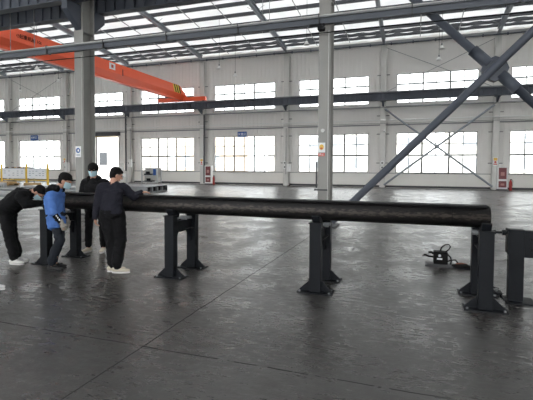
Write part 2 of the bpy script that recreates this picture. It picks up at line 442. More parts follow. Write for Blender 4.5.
# ------------------------------------------------------------------ rafters
short = {-1: 'at the far right end', 0: 'by the right fire cabinet', 1: 'at the foot of the wall brace', 2: 'with the switch box', 3: 'by the left fire cabinet', 4: 'by the roller door', 5: 'with faded placard', 6: 'behind the notice boards'}
def raft(y): return 11.29 + .115*(WY - y)
for n in range(-1, 7):
    xc = X0 - 8*n
    t = thing('roof_rafter', (xc, 23, raft(23)), 'pale slate rafter over the wall column ' + short[n], 'roof beam')
    for (nm, z0, z1, w) in (('bottom_flange', 0, .025, .12), ('web', .025, .32, .008), ('top_flange', .32, .345, .12)):
        m = MB(); ya, yb = 34.6, 11.45
        pts = [(ya, raft(ya)+z0), (yb, raft(yb)+z0), (yb, raft(yb)+z1), (ya, raft(ya)+z1)]
        m.prism(pts, 0, xc-w, xc+w); m.build(nm, 'rafter', t)
    for y in (33.25, 30.25, 27.25, 24.25, 21.25):
        z = raft(y)
        MB().tube([(xc-.03, y, z+.05), (xc-.62, y, z+.36)], .018, 6).tube([(xc+.03, y, z+.05), (xc+.62, y, z+.36)], .018, 6).build('fly_brace', 'rod', t)
# purlins (one per line)
pl = None
for k, y in enumerate(PY):
    z = raft(y) + .35
    m = MB()
    m.box(XL+.05, XR-.05, y-.01, y+.01, z, z+.27).box(XL+.05, XR-.05, y-.035, y-.01, z, z+.012).box(XL+.05, XR-.05, y+.01, y+.075, z, z+.012)
    o = m.build('purlin', 'purlin')
    nth = ('nearest the eaves', 'second from the eaves', 'third from the eaves', 'fourth from the eaves', 'fifth from the eaves', 'sixth from the eaves', 'seventh from the eaves', 'eighth from the eaves', 'ninth from the eaves', 'tenth from the eaves', 'eleventh from the eaves', 'twelfth from the eaves', 'fifth from the near columns', 'fourth from the near columns', 'third from the near columns', 'second from the near columns', 'nearest the near columns')
    tag(o, 'long dark steel roof purlin, ' + nth[k], 'purlin', 'roof purlins')
# sag rods
for n in range(-1, 7):
    for f in (1/3, 2/3):
        x = X0 - 8*n - 8*f
        m = MB().tube([(x, 34.6, raft(34.6)+.305), (x, 19, raft(19)+.305)], .035, 6)
        tag(m.build('sag_rod', 'rod'), ('right-hand' if f < .5 else 'left-hand') + ' tie rod, roof bay left of column ' + short[n], 'tie rod', 'roof tie rods')
# eave strut
m = MB().tube([(XL+.1, 34.45, 11.24), (XR-.1, 34.45, 11.24)], .05, 8)
x = XL + 1
while x < XR - 1:
    m.box(x-.05, x+.05, 34.40, 34.50, 11.16, 11.34); x += 1.6
tag(m.build('eave_pipe', 'blue_steel'), 'long dark pipe under the eaves with clips along the wall top', 'pipe')

# ------------------------------------------------------------------ crane runway beams
def runway(yc, label, z0=6.83, z1=7.43, xa=XL+.3, xb=XR-.3):
    t = thing('crane_runway_beam', ((xa+xb)/2, yc, z0), label, 'crane beam')
    g = MB(); g.box(xa, xb, yc-.16, yc+.16, z0, z0+.03).box(xa, xb, yc-.16, yc+.16, z1-.03, z1).box(xa, xb, yc-.008, yc+.008, z0+.03, z1-.03)
    x = xa + .4
    while x < xb:
        g.box(x-.012, x+.012, yc-.07, yc+.07, z0+.03, z1-.03); x += .4
    g.build('girder', 'blue_steel', t)
    MB().box(xa, xb, yc-.03, yc+.03, z1, z1+.10).build('rail', 'steel_grey', t)
runway(34.15, 'dark slate crane runway beam running along the long window wall')
runway(12.05, 'dark ribbed crane runway beam on the far side of the near columns')
runway(10.75, 'dark crane runway beam on the near side of the near columns')

# ------------------------------------------------------------------ wall bracing
def cyl_between(mb, a, b, r, seg=12): return mb.tube([a, b], r, seg)
def lattice(xa, xb, z0, z1, y, r, nm, label, cat, mm='rod', disc=0):
    t = thing(nm, ((xa+xb)/2, y, (z0+z1)/2), label, cat)
    cyl_between(MB(), (xa, y, z0), (xb, y, z1), r, 8).build('diagonal', mm, t)
    cyl_between(MB(), (xa, y+2.3*r, z1), (xb, y+2.3*r, z0), r, 8).build('diagonal', mm, t)
    if disc: MB().tube([((xa+xb)/2, y-.09, (z0+z1)/2), ((xa+xb)/2, y+.16, (z0+z1)/2)], disc, 10).build('gusset_disc', mm, t)
lattice(-2.2, 5.45, .25, 6.2, 34.3, .075, 'wall_brace', 'grey steel X brace in front of the lower right-hand window', 'brace', 'rafter', .17)
lattice(-2.2, 5.45, 7.6, 11.1, 34.9, .02, 'rod_brace', 'thin crossed tie rods above the right-hand runway beam', 'brace')
lattice(-42.2, -34.5, 7.6, 11.1, 34.9, .02, 'rod_brace', 'thin crossed tie rods on the wall at the far left', 'brace')
# wall pipes
for (z, y, r, mm, lb) in ((5.35, 34.5, .04, 'white_paint', 'bright thin pipe running along the wall below the runway beam'),
                          (5.10, 34.5, .02, 'rod', 'thin grey conduit running just below the bright wall pipe'),
                          (6.30, 34.2, .03, 'rod', 'grey cable pipe hung under the wall runway beam')):
    m = MB().tube([(XL+.2, y, z), (XR-.2, y, z)], r, 8)
    x = XL+2
    while x < XR-1 and r > .03:
        m.ell((x, y, z), (.09, r*1.7, r*1.7), seg=8, rings=6); x += 4
    tag(m.build('wall_pipe', mm), lb, 'pipe')

# ------------------------------------------------------------------ near columns (row between the aisles)
NY0, NY1 = 11.13, 11.66
def near_column(xc, w, d0, d1, label, vis):
    t = thing('hall_column', (xc, (d0+d1)/2, 0), label, 'column')
    ztop = roof_z(11.41) - .8
    c = MB(); hcol(c, xc, w, d0, d1, .04, ztop, .02)
    c.build('shaft', 'column_near', t)
    MB().box(xc-.34, xc+.34, d0-.15, d1+.15, 0, .04).build('base_plate', 'dark_base', t)
    for s in (-1, 1):
        st = MB()
        for z in [1.2*k for k in range(1, 11)]:
            if z > 5.4: st.box(xc+s*.01, xc+s*(w/2-.01), d0+.02, d1-.02, z, z+.015)
        st.build('stiffener', 'column_near', t)
    # corbels carrying both runway beams
    for s, y0 in ((-1, d0), (1, d1)):
        far = 10.55 if s < 0 else 12.25
        MB().prism([(y0, 6.05), (y0, 6.83), (far, 6.83), (far, 6.55)], 0, xc-.11, xc+.11).build('corbel', 'blue_steel', t)
    # conduits running up the side
    MB().tube([(xc+w/2-.05, d0-.025, .4), (xc+w/2-.05, d0-.025, 5.2)], .012, 6).build('conduit', 'galv', t)
    return t
near_column(-10.43, .36, NY0, NY1, 'tall grey steel column behind the group of workers', True)
near_column(-2.27, .32, 11.13, 11.58, 'tall grey steel column with the yellow and red warning sheet', True)
near_column(5.75, .34, NY0, NY1, 'grey steel column at the right end of the large X brace', False)
near_column(-18.5, .34, NY0, NY1, 'grey steel column beyond the left edge of the view', False)

# big X brace of round pipe
bt = thing('column_brace', (1.79, 11.35, 3.97), 'large slate-blue X brace of round pipes with an octagonal hub plate', 'brace')
c0 = Vector((1.79, 11.35, 3.97))
cyl_between(MB(), (-2.05, 11.22, .15), (5.55, 11.22, 7.78), .095, 20).build('diagonal', 'blue_steel', bt, smooth=True)
dv = Vector((-1, 0, 1.015)).normalized()
cyl_between(MB(), c0+dv*.3+Vector((0, .05, 0)), Vector((-2.08, 11.4, 7.9)), .10, 20).build('diagonal', 'blue_steel', bt, smooth=True)
cyl_between(MB(), c0-dv*.3+Vector((0, .05, 0)), Vector((5.55, 11.4, .15)), .10, 20).build('diagonal', 'blue_steel', bt, smooth=True)
for s in (-1, 1): cyl_between(MB(), c0+dv*.18*s+Vector((0, .05, 0)), c0+dv*.70*s+Vector((0, .05, 0)), .135, 20).build('sleeve', 'blue_steel', bt, smooth=True)
MB().tube([c0+Vector((0, -.03, 0)), c0+Vector((0, .17, 0))], .30, 8).build('hub_plate', 'blue_steel', bt)
# tray and strut
tt = thing('cable_tray', (-5, 10.95, 5.4), 'long slate-grey strut with cable tray crossing in front of the columns', 'cable tray')
MB().box(XL+1, XR-1, 10.98, 11.10, 5.35, 5.495).build('strut', 'strut', tt)
m = MB().box(XL+1, XR-1, 10.97, 11.11, 5.50, 5.515)
m.box(XL+1, XR-1, 10.93, 10.96, 5.50, 5.53).build('tray', 'steel_grey', tt)
MB().tube([(XL+1, 10.95, 5.555), (XR-1, 10.95, 5.555)], .018, 8).build('conduit', 'galv', tt)
x = -30
cl = 0
while x < 12:
    MB().box(x-.012, x+.012, 10.92, 11.12, 5.33, 5.60).build('tray_bracket', 'dark_base', tt); x += 2.3
tag(MB().tube([(XL+1, 10.95, 5.10), (XR-1, 10.95, 5.10)], .013, 6).build('cable', 'cable'), 'thin black cable stretched below the cable tray', 'cable')
for (xx, lb) in ((-13.5, 'thin hanging rod left of the column behind the workers'), (-12.4, 'second thin hanging rod left of the column behind the workers'), (-4.05, 'thin hanging rod between the two near columns'), (-3.85, 'thin hanging rod nearest the warning-sheet column'), (-.9, 'thin hanging rod right of the warning-sheet column')):
    tag(MB().tube([(xx, 11.2, 5.35), (xx, 11.2, roof_z(11.2)-.05)], .01, 6).build('hanger_rod', 'rod'), lb, 'rod')
# flood light on the column
fl = thing('flood_light', (-2.42, 10.9, 5.35), 'black floodlight bracketed to the warning-sheet column', 'floodlight')
MB().box(-2.40, -2.22, 10.78, 10.95, 5.13, 5.24).build('housing', 'black', fl, bevel=.02)
MB().box(-2.62, -2.22, 10.80, 10.86, 5.24, 5.30).build('arm', 'black', fl)

# ------------------------------------------------------------------ overhead crane
cr = thing('overhead_crane', (-20.45, 23, 7.6), 'orange-red bridge crane girder spanning from the near columns to the wall beam', 'crane')
def girder():
    mb = MB(); xc = -20.45; hw = .38; fw = .17
    # section: vertical upper box, lower sides slope in to a bottom flange; height tapers near each end
    st = [(12.25, 8.15, .0), (13.2, 8.85, 0), (32.0, 8.85, 0), (33.5, 8.18, 0), (34.2, 7.95, 0)]
    st = [(12.1, 8.15), (13.3, 8.82), (33.1, 8.82), (34.0, 8.30), (34.45, 7.98)]
    rings = []
    for (y, zt) in st:
        zs_ = 8.13 if zt > 8.2 else zt - .12
        zb = 7.62 if 13 < y < 32 else 7.60
        sec = [(xc-hw, zt), (xc-hw, zs_), (xc-fw, zb+.14), (xc-fw, zb), (xc+fw, zb), (xc+fw, zb+.14), (xc+hw, zs_), (xc+hw, zt)]
        n = len(mb.v); mb.v += [(p[0], y, p[1]) for p in sec]; rings.append(n)
    for a, b in zip(rings, rings[1:]):
        for k in range(8): mb.f.append((a+k, a+(k+1) % 8, b+(k+1) % 8, b+k))
    mb.f.append(tuple(rings[0]+k for k in range(8))); mb.f.append(tuple(rings[-1]+k for k in range(7, -1, -1)))
    return mb
girder().build('girder', 'orange', cr)
for y in (12.05, 34.15):
    e = MB().box(-22.9, -18.0, y-.14, y+.14, 7.57, 7.93).build('end_truck', 'orange', cr, bevel=.02)
    for x in (-22.5, -18.3):
        MB().tube([(x, y-.07, 7.655), (x, y+.07, 7.655)], .12, 16).build('wheel', 'black', e)
gx = -20.45 + .38 + .006
for k in range(3):        # hazard stripes
    y = 32.25 + .36*k
    mb = MB(); mb.quad((gx, y, 8.14), (gx, y+.18, 8.14), (gx, y-.12, 8.80), (gx, y-.30, 8.80)); mb.build('hazard_stripe', 'hazard_yellow', cr)
    mb = MB(); mb.quad((gx, y+.18, 8.14), (gx, y+.36, 8.14), (gx, y+.06, 8.80), (gx, y-.12, 8.80)); mb.build('hazard_stripe', 'black', cr)
MB().box(gx, gx+.02, 23.9, 24.5, 8.30, 8.72).build('rating_plate', 'sign_white', cr)
MB().box(gx+.02, gx+.03, 24.08, 24.3, 8.40, 8.62).build('rating_mark', 'sign_red', cr)
MB().tube([(gx+.1, 25.2, 8.05), (gx+.1, 25.2, 8.5)], .03, 6).build('bracket', 'red', cr)
# lettering on the girder, reads away from the camera along +Y
tm = plane_mtx((gx+.004, 17.55, 8.45), (0, 1, 0), (0, 0, 1))
text_mesh('lettering', '\u2299\u8d77\u91cd\u673a\u68b0 10t', .25, tm, 'black', cr)
cr.location.x += .28      # the whole crane stands a little further along its rails
# hoist trolley near the near-side end
hz = MB().box(-20.62, -19.72, 13.0, 13.9, 7.12, 7.62); hz.build('hoist', 'orange', cr, bevel=.03)

# ------------------------------------------------------------------ pendant lamps
def lamp(x, y, z, label):
    t = thing('pendant_lamp', (x, y, z), label, 'lamp')
    s = MB(); s.tube([(x, y, z+.22), (x, y, z+.20), (x, y, z+.12), (x, y, z)], [.04, .07, .09, .19], 20, False)
    o = s.build('lamp_shade', 'lampshade', t, smooth=True); md = o.modifiers.new('t', 'SOLIDIFY'); md.thickness = .008
    MB().tube([(x, y, z+.34), (x, y, z+.20)], .05, 12).build('lamp_holder', 'steel_grey', t)
    MB().tube([(x, y, z+.34), (x, y, roof_z(y)+.02)], .010, 6).build('cord', 'cable', t)
for (x, y, z, lb) in ((-26.8, 24.4, 8.85, 'small white pendant lamp high at far left under the orange crane'), (-28.9, 28.5, 8.85, 'white pendant lamp above the second upper window from the left'),
                      (-36.2, 31, 8.8, 'lowest small white pendant lamp at far left by the upper window'), (-13.7, 28.5, 8.85, 'left higher lamp of the pair above the middle window'),
                      (-13.5, 31, 8.82, 'right lower lamp of the pair above the middle window'), (-6.06, 24.4, 8.8, 'small white pendant lamp just left of the warning-sheet column'),
                      (1.5, 28.0, 8.85, 'upper lamp of the pair left of the big X brace'), (1.49, 31, 8.9, 'lower lamp of the pair left of the big X brace')):
    lamp(x, y, z, lb)

# ------------------------------------------------------------------ signs and boxes on walls and columns
def sign(x0, x1, z0, z1, y, txt, size, label, hanging=True):
    t = thing('hanging_sign', ((x0+x1)/2, y, z0), label, 'sign')
    MB().box(x0, x1, y-.02, y+.02, z0, z1).build('panel', 'sign_blue', t)
    text_mesh('lettering', txt, size, plane_mtx(((x0+x1)/2, y-.024, (z0+z1)/2), (1, 0, 0), (0, 0, 1)), 'sign_white', t)
    MB().tube([(x0+.1, y+.02, z1-.1), (x0+.1, WY-.01, z1-.1)], .015, 6).tube([(x1-.1, y+.02, z1-.1), (x1-.1, WY-.01, z1-.1)], .015, 6).build('wall_arm', 'rod', t)
sign(-14.95, -14.08, 4.28, 4.75, 34.9, '\u5927\u91cf\u533a', .27, 'bright blue sign with white characters above the middle window')
sign(-39.35, -38.35, 4.38, 4.92, 34.9, '\u6750\u6599\u533a', .30, 'dull blue sign with pale characters above the far left window')

def fire_cabinet(x0, label):
    t = thing('fire_cabinet', (x0+.32, 34.55, 0), label, 'fire cabinet')
    y = 34.27; x1 = x0+.68
    MB().box(x0, x1, y+.02, y+.28, .10, 1.72).build('cabinet_body', 'white_paint', t)
    for (a, b) in ((.82, 1.64), (.22, .68)):
        d = MB().box(x0+.09, x1-.09, y, y+.03, a, b).build('glass_door', 'red', t)
        MB().box(x0+.22, x1-.22, y-.012, y, a+(b-a)*.30, a+(b-a)*.62).build('door_label', 'door_print', d)
    MB().box(x0, x1, y+.05, y+.25, 0, .10).build('plinth', 'dark_base', t)
    return t
fire_cabinet(5.72, 'white-framed cabinet with red glass doors beside the right-hand column')
fire_cabinet(-17.93, 'white-framed cabinet with red glass doors left of the middle window')
def extinguisher(x, label):
    t = thing('fire_extinguisher', (x, 34.3, 0), label, 'fire extinguisher')
    MB().tube([(x, 34.3, 0), (x, 34.3, .02), (x, 34.3, .62), (x, 34.3, .72), (x, 34.3, .76)], [.09, .10, .10, .05, .03], 16).build('cylinder', 'ext_red', t, smooth=True)
    MB().box(x-.05, x+.09, 34.28, 34.32, .76, .82).build('handle', 'black', t)
    MB().tube([(x+.03, 34.3, .78), (x+.14, 34.28, .7), (x+.13, 34.28, .35)], .014, 8).build('hose', 'cable', t)
extinguisher(6.58, 'red fire extinguisher standing right of the right-hand fire cabinet')
extinguisher(-17.02, 'red fire extinguisher standing right of the left-hand fire cabinet')
def placard(x, y, z0, label):
    t = thing('safety_placard', (x, y, z0), label, 'sign')
    MB().box(x-.16, x+.16, y-.012, y, z0, z0+.62).build('panel', 'sign_white', t)
    MB().box(x-.12, x+.12, y-.018, y-.012, z0+.36, z0+.56).build('symbol', 'sign_yellow', t)
    MB().box(x-.12, x+.12, y-.018, y-.012, z0+.06, z0+.14).build('caption', 'sign_red', t)
    MB().ell((x, y-.016, z0+.25), (.08, .01, .08)).build('symbol', 'sign_red', t)
placard(5.62, 34.57, 1.80, 'small yellow and red placard on the right-hand wall column')
placard(-18.38, 34.57, 1.75, 'small yellow and red placard on the column by the left fire cabinet')
placard(-34.38, 34.57, 1.85, 'small faded placard on the wall column left of the near column')
# switch box and twin gauge plate
t = thing('switch_box', (-10.0, 34.4, 1.2), 'small white switch box on the column between the middle windows', 'switch box')
MB().box(-10.22, -9.86, 34.32, 34.52, 1.22, 1.88).build('box', 'white_paint', t, bevel=.02)
MB().tube([(-10.3, 34.5, 1.0), (-10.3, 34.5, 4.9)], .02, 6).build('conduit', 'dark_base', t)
for (xc, lb) in ((-10.42, 'white plate with two dark dials left of the small switch box'), (-2.36, 'white plate with two dials on the column at the big brace')):
    t = thing('dial_plate', (xc, 34.55, 1.5), lb, 'control plate')
    for z in (1.62, 1.98):
        MB().tube([(xc, 34.57, z), (xc, 34.51, z)], .17, 16).build('plate', 'white_paint', t)
        MB().tube([(xc, 34.51, z), (xc, 34.50, z)], .07, 12).build('dial', 'dark_base', t)
tag(MB().ell((-2.22, 34.5, 4.48), (.11, .07, .11)).build('wall_speaker', 'white_paint', smooth=True), 'small round white fitting high on the column behind the big brace', 'speaker')
# warning sheet on the near column
t = thing('warning_sheet', (-2.33, 11.12, 2.1), 'yellow and red printed warning sheet on the near grey column', 'sign')
MB().box(-2.425, -2.235, 11.11, 11.122, 2.00, 2.26).build('sheet', 'sign_white', t)
MB().ell((-2.33, 11.108, 2.14), (.06, .004, .075)).build('symbol', 'sign_yellow', t)
MB().box(-2.36, -2.30, 11.102, 11.106, 2.09, 2.13).build('symbol', 'sign_red', t)
MB().box(-2.415, -2.245, 11.112, 11.122, 1.90, 1.985).build('caption', 'sign_red', t)
text_mesh('lettering', '\u7981\u6b62', .07, plane_mtx((-2.33, 11.108, 1.942), (1, 0, 0), (0, 0, 1)), 'sign_white', t, ext=.001)
t = thing('warning_notice', (-10.45, 11.11, 2.0), 'white notice with blue round symbol on the grey column behind the workers', 'sign')
MB().box(-10.58, -10.36, 11.105, 11.122, 1.90, 2.26).build('sheet', 'sign_white', t)
MB().tube([(-10.47, 11.104, 2.12), (-10.47, 11.098, 2.12)], .085, 24).build('symbol', 'sign_blue', t)
MB().ell((-10.455, 11.096, 2.12), (.035, .004, .04)).build('symbol', 'sign_white', t)
MB().box(-10.54, -10.40, 11.10, 11.105, 1.955, 1.985).build('caption', 'ink', t)
t = thing('cable_winch', (-2.52, 11.05, 1.2), 'slim dark conduit rail and switch strapped low on the warning-sheet column', 'conduit')
MB().box(-2.475, -2.435, 11.08, 11.12, 1.05, 1.75).build('rail', 'dark_base', t)
MB().box(-2.52, -2.16, 11.09, 11.12, .98, 1.02).build('strap', 'dark_base', t)
MB().tube([(-2.30, 11.13, 2.58), (-2.30, 11.08, 2.58)], .05, 12).build('lug', 'galv', t)
# junction boxes
for (x, z0, z1, w, lb) in ((-33.9, 1.0, 2.0, .5, 'grey electrical cabinet on the wall column left of the near column'), (-26.1, 1.55, 2.3, .35, 'white electrical box on the column right of the roller door')):
    t = thing('electrical_cabinet', (x, 34.4, z0), lb, 'electrical box')
    MB().box(x-w/2, x+w/2, 34.3, 34.55, z0, z1).build('box', 'white_paint', t, bevel=.02)
    MB().box(x-w/2+.05, x-w/2+.09, 34.28, 34.3, (z0+z1)/2-.08, (z0+z1)/2+.08).build('handle', 'black', t)
    MB().tube([(x, 34.45, z1), (x, 34.45, z1+3)], .025, 6).build('conduit', 'dark_base', t)
for (xc, lb) in ((-26.62, 'dark downpipe on the column right of the roller door'), (-18.05, 'dark downpipe on the column by the left fire cabinet')):
    tag(MB().tube([(xc, 34.45, .1), (xc, 34.45, 6.35 if xc > -20 else 6.7)], .08, 10).build('downpipe', 'dark_base'), lb, 'pipe')

# ------------------------------------------------------------------ shelf rack by the wall
t = thing('shelf_rack', (-22.8, 33, 0), 'grey shelf rack with dark parts and a blue tag by the wall', 'shelf')
x0, x1, y0, y1 = -23.6, -21.95, 32.8, 33.4
for (x, y) in ((x0, y0), (x1, y0), (x0, y1), (x1, y1)): MB().box(x-.04, x+.04, y-.04, y+.04, 0, 1.48).build('post', 'steel_light', t)
for z in (.15, .78, 1.42): MB().box(x0, x1, y0, y1, z, z+.05).build('shelf', 'steel_light', t)
MB().box(x0, x1, y1-.02, y1, .2, 1.42).build('back_panel', 'column', t)
MB().box(-22.35, -22.05, 32.74, 32.76, .82, 1.38).build('tag', 'sign_blue', t)
for (x, z, lb) in ((-23.1, .83, 'dark machine part on the upper level of the shelf rack'), (-23.05, .20, 'dark machine part on the bottom level of the shelf rack')):
    m = MB().box(x-.38, x+.30, 32.95, 33.25, z, z+.12).box(x-.2, x+.1, 33.0, 33.2, z+.12, z+.32).tube([(x+.3, 33.1, z+.08), (x+.6, 33.1, z+.08)], .05, 8)
    tag(m.build('machine_part', 'trestle'), lb, 'machine part')

# ------------------------------------------------------------------ notice boards on the yellow barrier
bx = [-33.95, -31.1, -28.75]
pn = ('leftmost', 'middle', 'rightmost')
for k, x in enumerate(bx):
    t = thing('barrier_post', (x, 27.1, 0), pn[k] + ' yellow post of the three carrying the notice boards', 'post')
    MB().box(x-.06, x+.06, 27.04, 27.16, .03, 1.75).build('post', 'hazard_yellow', t)
    MB().box(x-.18, x+.18, 26.92, 27.28, 0, .03).build('foot_plate', 'hazard_yellow', t)
for k in range(2):
    a, b = bx[k]+.14, bx[k+1]-.14
    t = thing('notice_board', ((a+b)/2, 27.08, .6), ('left' if k == 0 else 'right') + ' white notice board with a dark header strip between yellow posts', 'notice board')
    MB().box(a, b, 27.05, 27.12, .55, 1.42).build('board', 'board', t)
    MB().box(a+.02, b-.02, 27.035, 27.05, 1.37, 1.41).build('header', 'ink', t)
    for c in range(5):
        x = a + .3 + c*(b-a-.6)/4
        for r in range(3):
            if (c*3+r+k) % 4 == 0: continue
            MB().box(x-.10, x+.10, 27.04, 27.05, .78+.18*r, .82+.18*r).build('printed_line', 'ink', t)
    tag(MB().box(a-.05, b+.05, 27.04, 27.14, .38, .44).build('rail', 'hazard_yellow'), ('left' if k == 0 else 'right') + ' yellow rail below the notice board', 'rail')
# timber and steel on the floor
def slab(name, x0, x1, y0, y1, z0, z1, m, label, cat, group=None):
    return tag(MB().box(x0, x1, y0, y1, z0, z1).build(name, m, bevel=.01), label, cat, group)
t = thing('timber_pallet', (-32.4, 26.1, 0), 'pale timber pallet in front of the left notice board', 'pallet')
for y in (25.6, 26.1, 26.6): MB().box(-33.9, -31.4, y-.06, y+.06, 0, .12).build('bearer', 'wood', t)
for k in range(8): MB().box(-33.9+.32*k, -33.68+.32*k, 25.5, 26.7, .12, .15).build('deck_board', 'wood', t)
slab('timber_plank', -33.8, -31.5, 25.7, 26.5, .16, .30, 'wood', 'pale timber planks lying on the pallet at far left', 'timber')
slab('timber_beam', -30.4, -28.9, 26.2, 26.6, 0, .22, 'wood', 'long timber beam under the right notice board', 'timber')
def box_beam(x0, x1, yc, z0, w, h, label, group, wall=.05, m='steel_grey'):
    """rectangular hollow section along X, open end towards +X"""
    t = thing('box_beam', ((x0+x1)/2, yc, z0), label, 'steel beam', group)
    mb = MB(); y0, y1, z1 = yc-w/2, yc+w/2, z0+h
    mb.box(x0, x1, y0, y0+wall, z0, z1).box(x0, x1, y1-wall, y1, z0, z1).box(x0, x1, y0+wall, y1-wall, z0, z0+wall).box(x0, x1, y0+wall, y1-wall, z1-wall, z1)
    mb.build('tube', m, t)
    MB().box(x1-.16, x1-.14, y0+wall, y1-wall, z0+wall, z1-wall).build('hollow_shade', 'black', t)  # black sheet stands in for the shade inside the open end
for k in range(4):
    box_beam(-22.6, -15.25-.12*k, 22.0+.74*k, 0, .56, .38, ('nearest', 'second nearest', 'third nearest', 'farthest')[k] + ' of the four open-ended steel box beams beyond the workers', 'row of four box beams', m='steel_grey')
for k in range(4):
    box_beam(-34, -25.9-.9*k if k else -25.9, 20.4+.85*k, 0, .55, .36, ('nearest', 'second nearest', 'third nearest', 'farthest')[k] + ' of the pale box beams lying at far left', 'box beams at far left', m='steel_light')
for k, (x0, x1, y0, y1, z, h) in enumerate(((-30, -16.5, 17.6, 19.2, 0, .16), (-29, -17.5, 17.8, 19.0, .17, .10), (-24, -14.6, 14.6, 15.8, 0, .12), (-23, -15.2, 14.7, 15.7, .13, .07), (-31, -22, 11.9, 13.4, 0, .12), (-23.2, -17.0, 19.8, 21.2, 0, .28), (-23.0, -17.3, 19.9, 21.1, .29, .08))):
    slab('steel_plate', x0, x1, y0, y1, z, z+h, 'steel_light' if k % 2 == 0 else 'steel_grey',
         ('lowest wide pale steel plate behind the bending worker', 'dark steel plate lying on the wide pale plate', 'pale steel plate on the floor behind the workers', 'narrow dark plate on top of the pale plate behind the workers',
          'pale steel plate on the floor at the far left edge', 'thick pale steel stack in front of the box beams', 'dark plate on top of the thick pale steel stack')[k], 'steel plate')
# odds and ends on a trolley behind the boards
t = thing('parts_trolley', (-34.6, 29, 0), 'grey trolley heaped with small orange and black parts behind the left board', 'trolley')
MB().box(-35.8, -32.6, 28.6, 29.4, 1.3, 1.36).build('tray', 'steel_grey', t)
for (x, y) in ((-35.7, 28.7), (-32.7, 28.7), (-35.7, 29.3), (-32.7, 29.3)): MB().box(x-.04, x+.04, y-.04, y+.04, 0, 1.3).build('leg', 'steel_grey', t)
for k in range(16):
    x = -35.6 + .19*k; r = .06 + .03*random.random()
    o = MB().tube([(x, 28.75+.1*random.random(), 1.36+r), (x+.01, 29.1+.2*random.random(), 1.36+r)], r, 10).build('metal_part', ['rust', 'trestle', 'wood', 'steel_light'][k % 4])
    tag(o, ['rusty orange', 'black', 'tan', 'pale grey'][k % 4] + ' round bar end on the trolley behind the left board, ' + ('leftmost second third fourth fifth sixth seventh eighth ninth tenth eleventh twelfth thirteenth fourteenth fifteenth rightmost'.split()[k]) + ('' if k in (0, 15) else ' from left'), 'metal part', 'small parts on the trolley')
# posts / machine parts between the door and the rack
for (x, y, h, lb) in ((-24.8, 31.5, 1.9, 'tall'), (-25.5, 31.9, 1.55, 'middle'), (-24.2, 31.2, 1.2, 'short')):
    t = thing('machine_pillar', (x, y, 0), lb + ' pale grey machine pillar right of the roller door', 'machine')
    MB().box(x-.16, x+.16, y-.16, y+.16, .06, h).build('pillar', 'column', t, bevel=.02)
    MB().box(x-.3, x+.3, y-.3, y+.3, 0, .06).build('base_plate', 'steel_grey', t)
    MB().box(x-.22, x+.22, y-.26, y-.16, h*.55, h*.8).build('head', 'white_paint', t, bevel=.02)

# ================================================================== trestles and the pipe
def trestle(xc, yn, yf, label, cross=True):
    t = thing('trestle', (xc, (yn+yf)/2, 0), label, 'trestle')
    for s, y in ((-1, yn), (1, yf)):
        ht = .885
        p = MB(); p.box(xc-.075, xc+.075, y-.06, y+.06, .014, ht).build('post', 'trestle', t, bevel=.006)
        MB().box(xc-.085, xc+.085, y-.075, y+.075, ht, ht+.012).build('cap_plate', 'trestle', t)
        b = MB().box(xc-.225, xc+.225, y-.11, y+.11, 0, .014).build('base_plate', 'trestle', t)
        for q in (-1, 1):
            MB().prism([(xc+q*.075, .014), (xc+q*.215, .014), (xc+q*.205, .035), (xc+q*.075, .155)], 1, y-.008, y+.008).build('gusset', 'trestle', b)
            for yy in (-.08, .08):
                MB().tube([(xc+q*.19, y+yy, .014), (xc+q*.19, y+yy, .032)], .014, 6).build('anchor_bolt', 'steel_grey', b)
        # angled knee plates and roller saddle
        MB().prism([(y-s*.06, .64), (y-s*.06, .44), (y-s*.075, .44), (y-s*.20, .64)], 0, xc-.012, xc+.012).build('knee_plate', 'trestle', t)
        MB().prism([(y, ht+.012), (y-s*.05, ht+.012), (y-s*.13, ht-.03), (y-s*.16, ht+.02), (y-s*.06, ht+.075), (y+s*.02, ht+.10), (y+s*.05, ht+.09)], 0, xc-.05, xc+.05).build('saddle', 'trestle', t)
    MB().box(xc-.055, xc+.055, yn+.06, yf-.06, .64, .655).box(xc-.055, xc+.055, yn+.06, yf-.06, .785, .80).box(xc-.008, xc+.008, yn+.06, yf-.06, .655, .785).build('cross_beam', 'trestle', t)
    MB().tube([(xc-.11, (yn+yf)/2-.06, .83), (xc+.11, (yn+yf)/2-.06, .83)], .022, 12).tube([(xc-.11, (yn+yf)/2+.08, .83), (xc+.11, (yn+yf)/2+.08, .83)], .022, 12).build('roller', 'steel_grey', t)
    MB().tube([(xc-.03, (yn+yf)/2-.06, .8), (xc+.03, (yn+yf)/2-.06, .83)], .02, 8).build('roller_bracket', 'trestle', t)
for (xc, lb) in ((-5.64, 'charcoal steel trestle behind the worker in blue'), (-3.30, 'charcoal steel trestle with visible cross beam right of the workers'),
                 (-1.165, 'charcoal steel trestle under the middle of the pipe'), (.785, 'charcoal steel trestle under the right end of the pipe')):
    trestle(xc, 5.27, 5.90, lb)

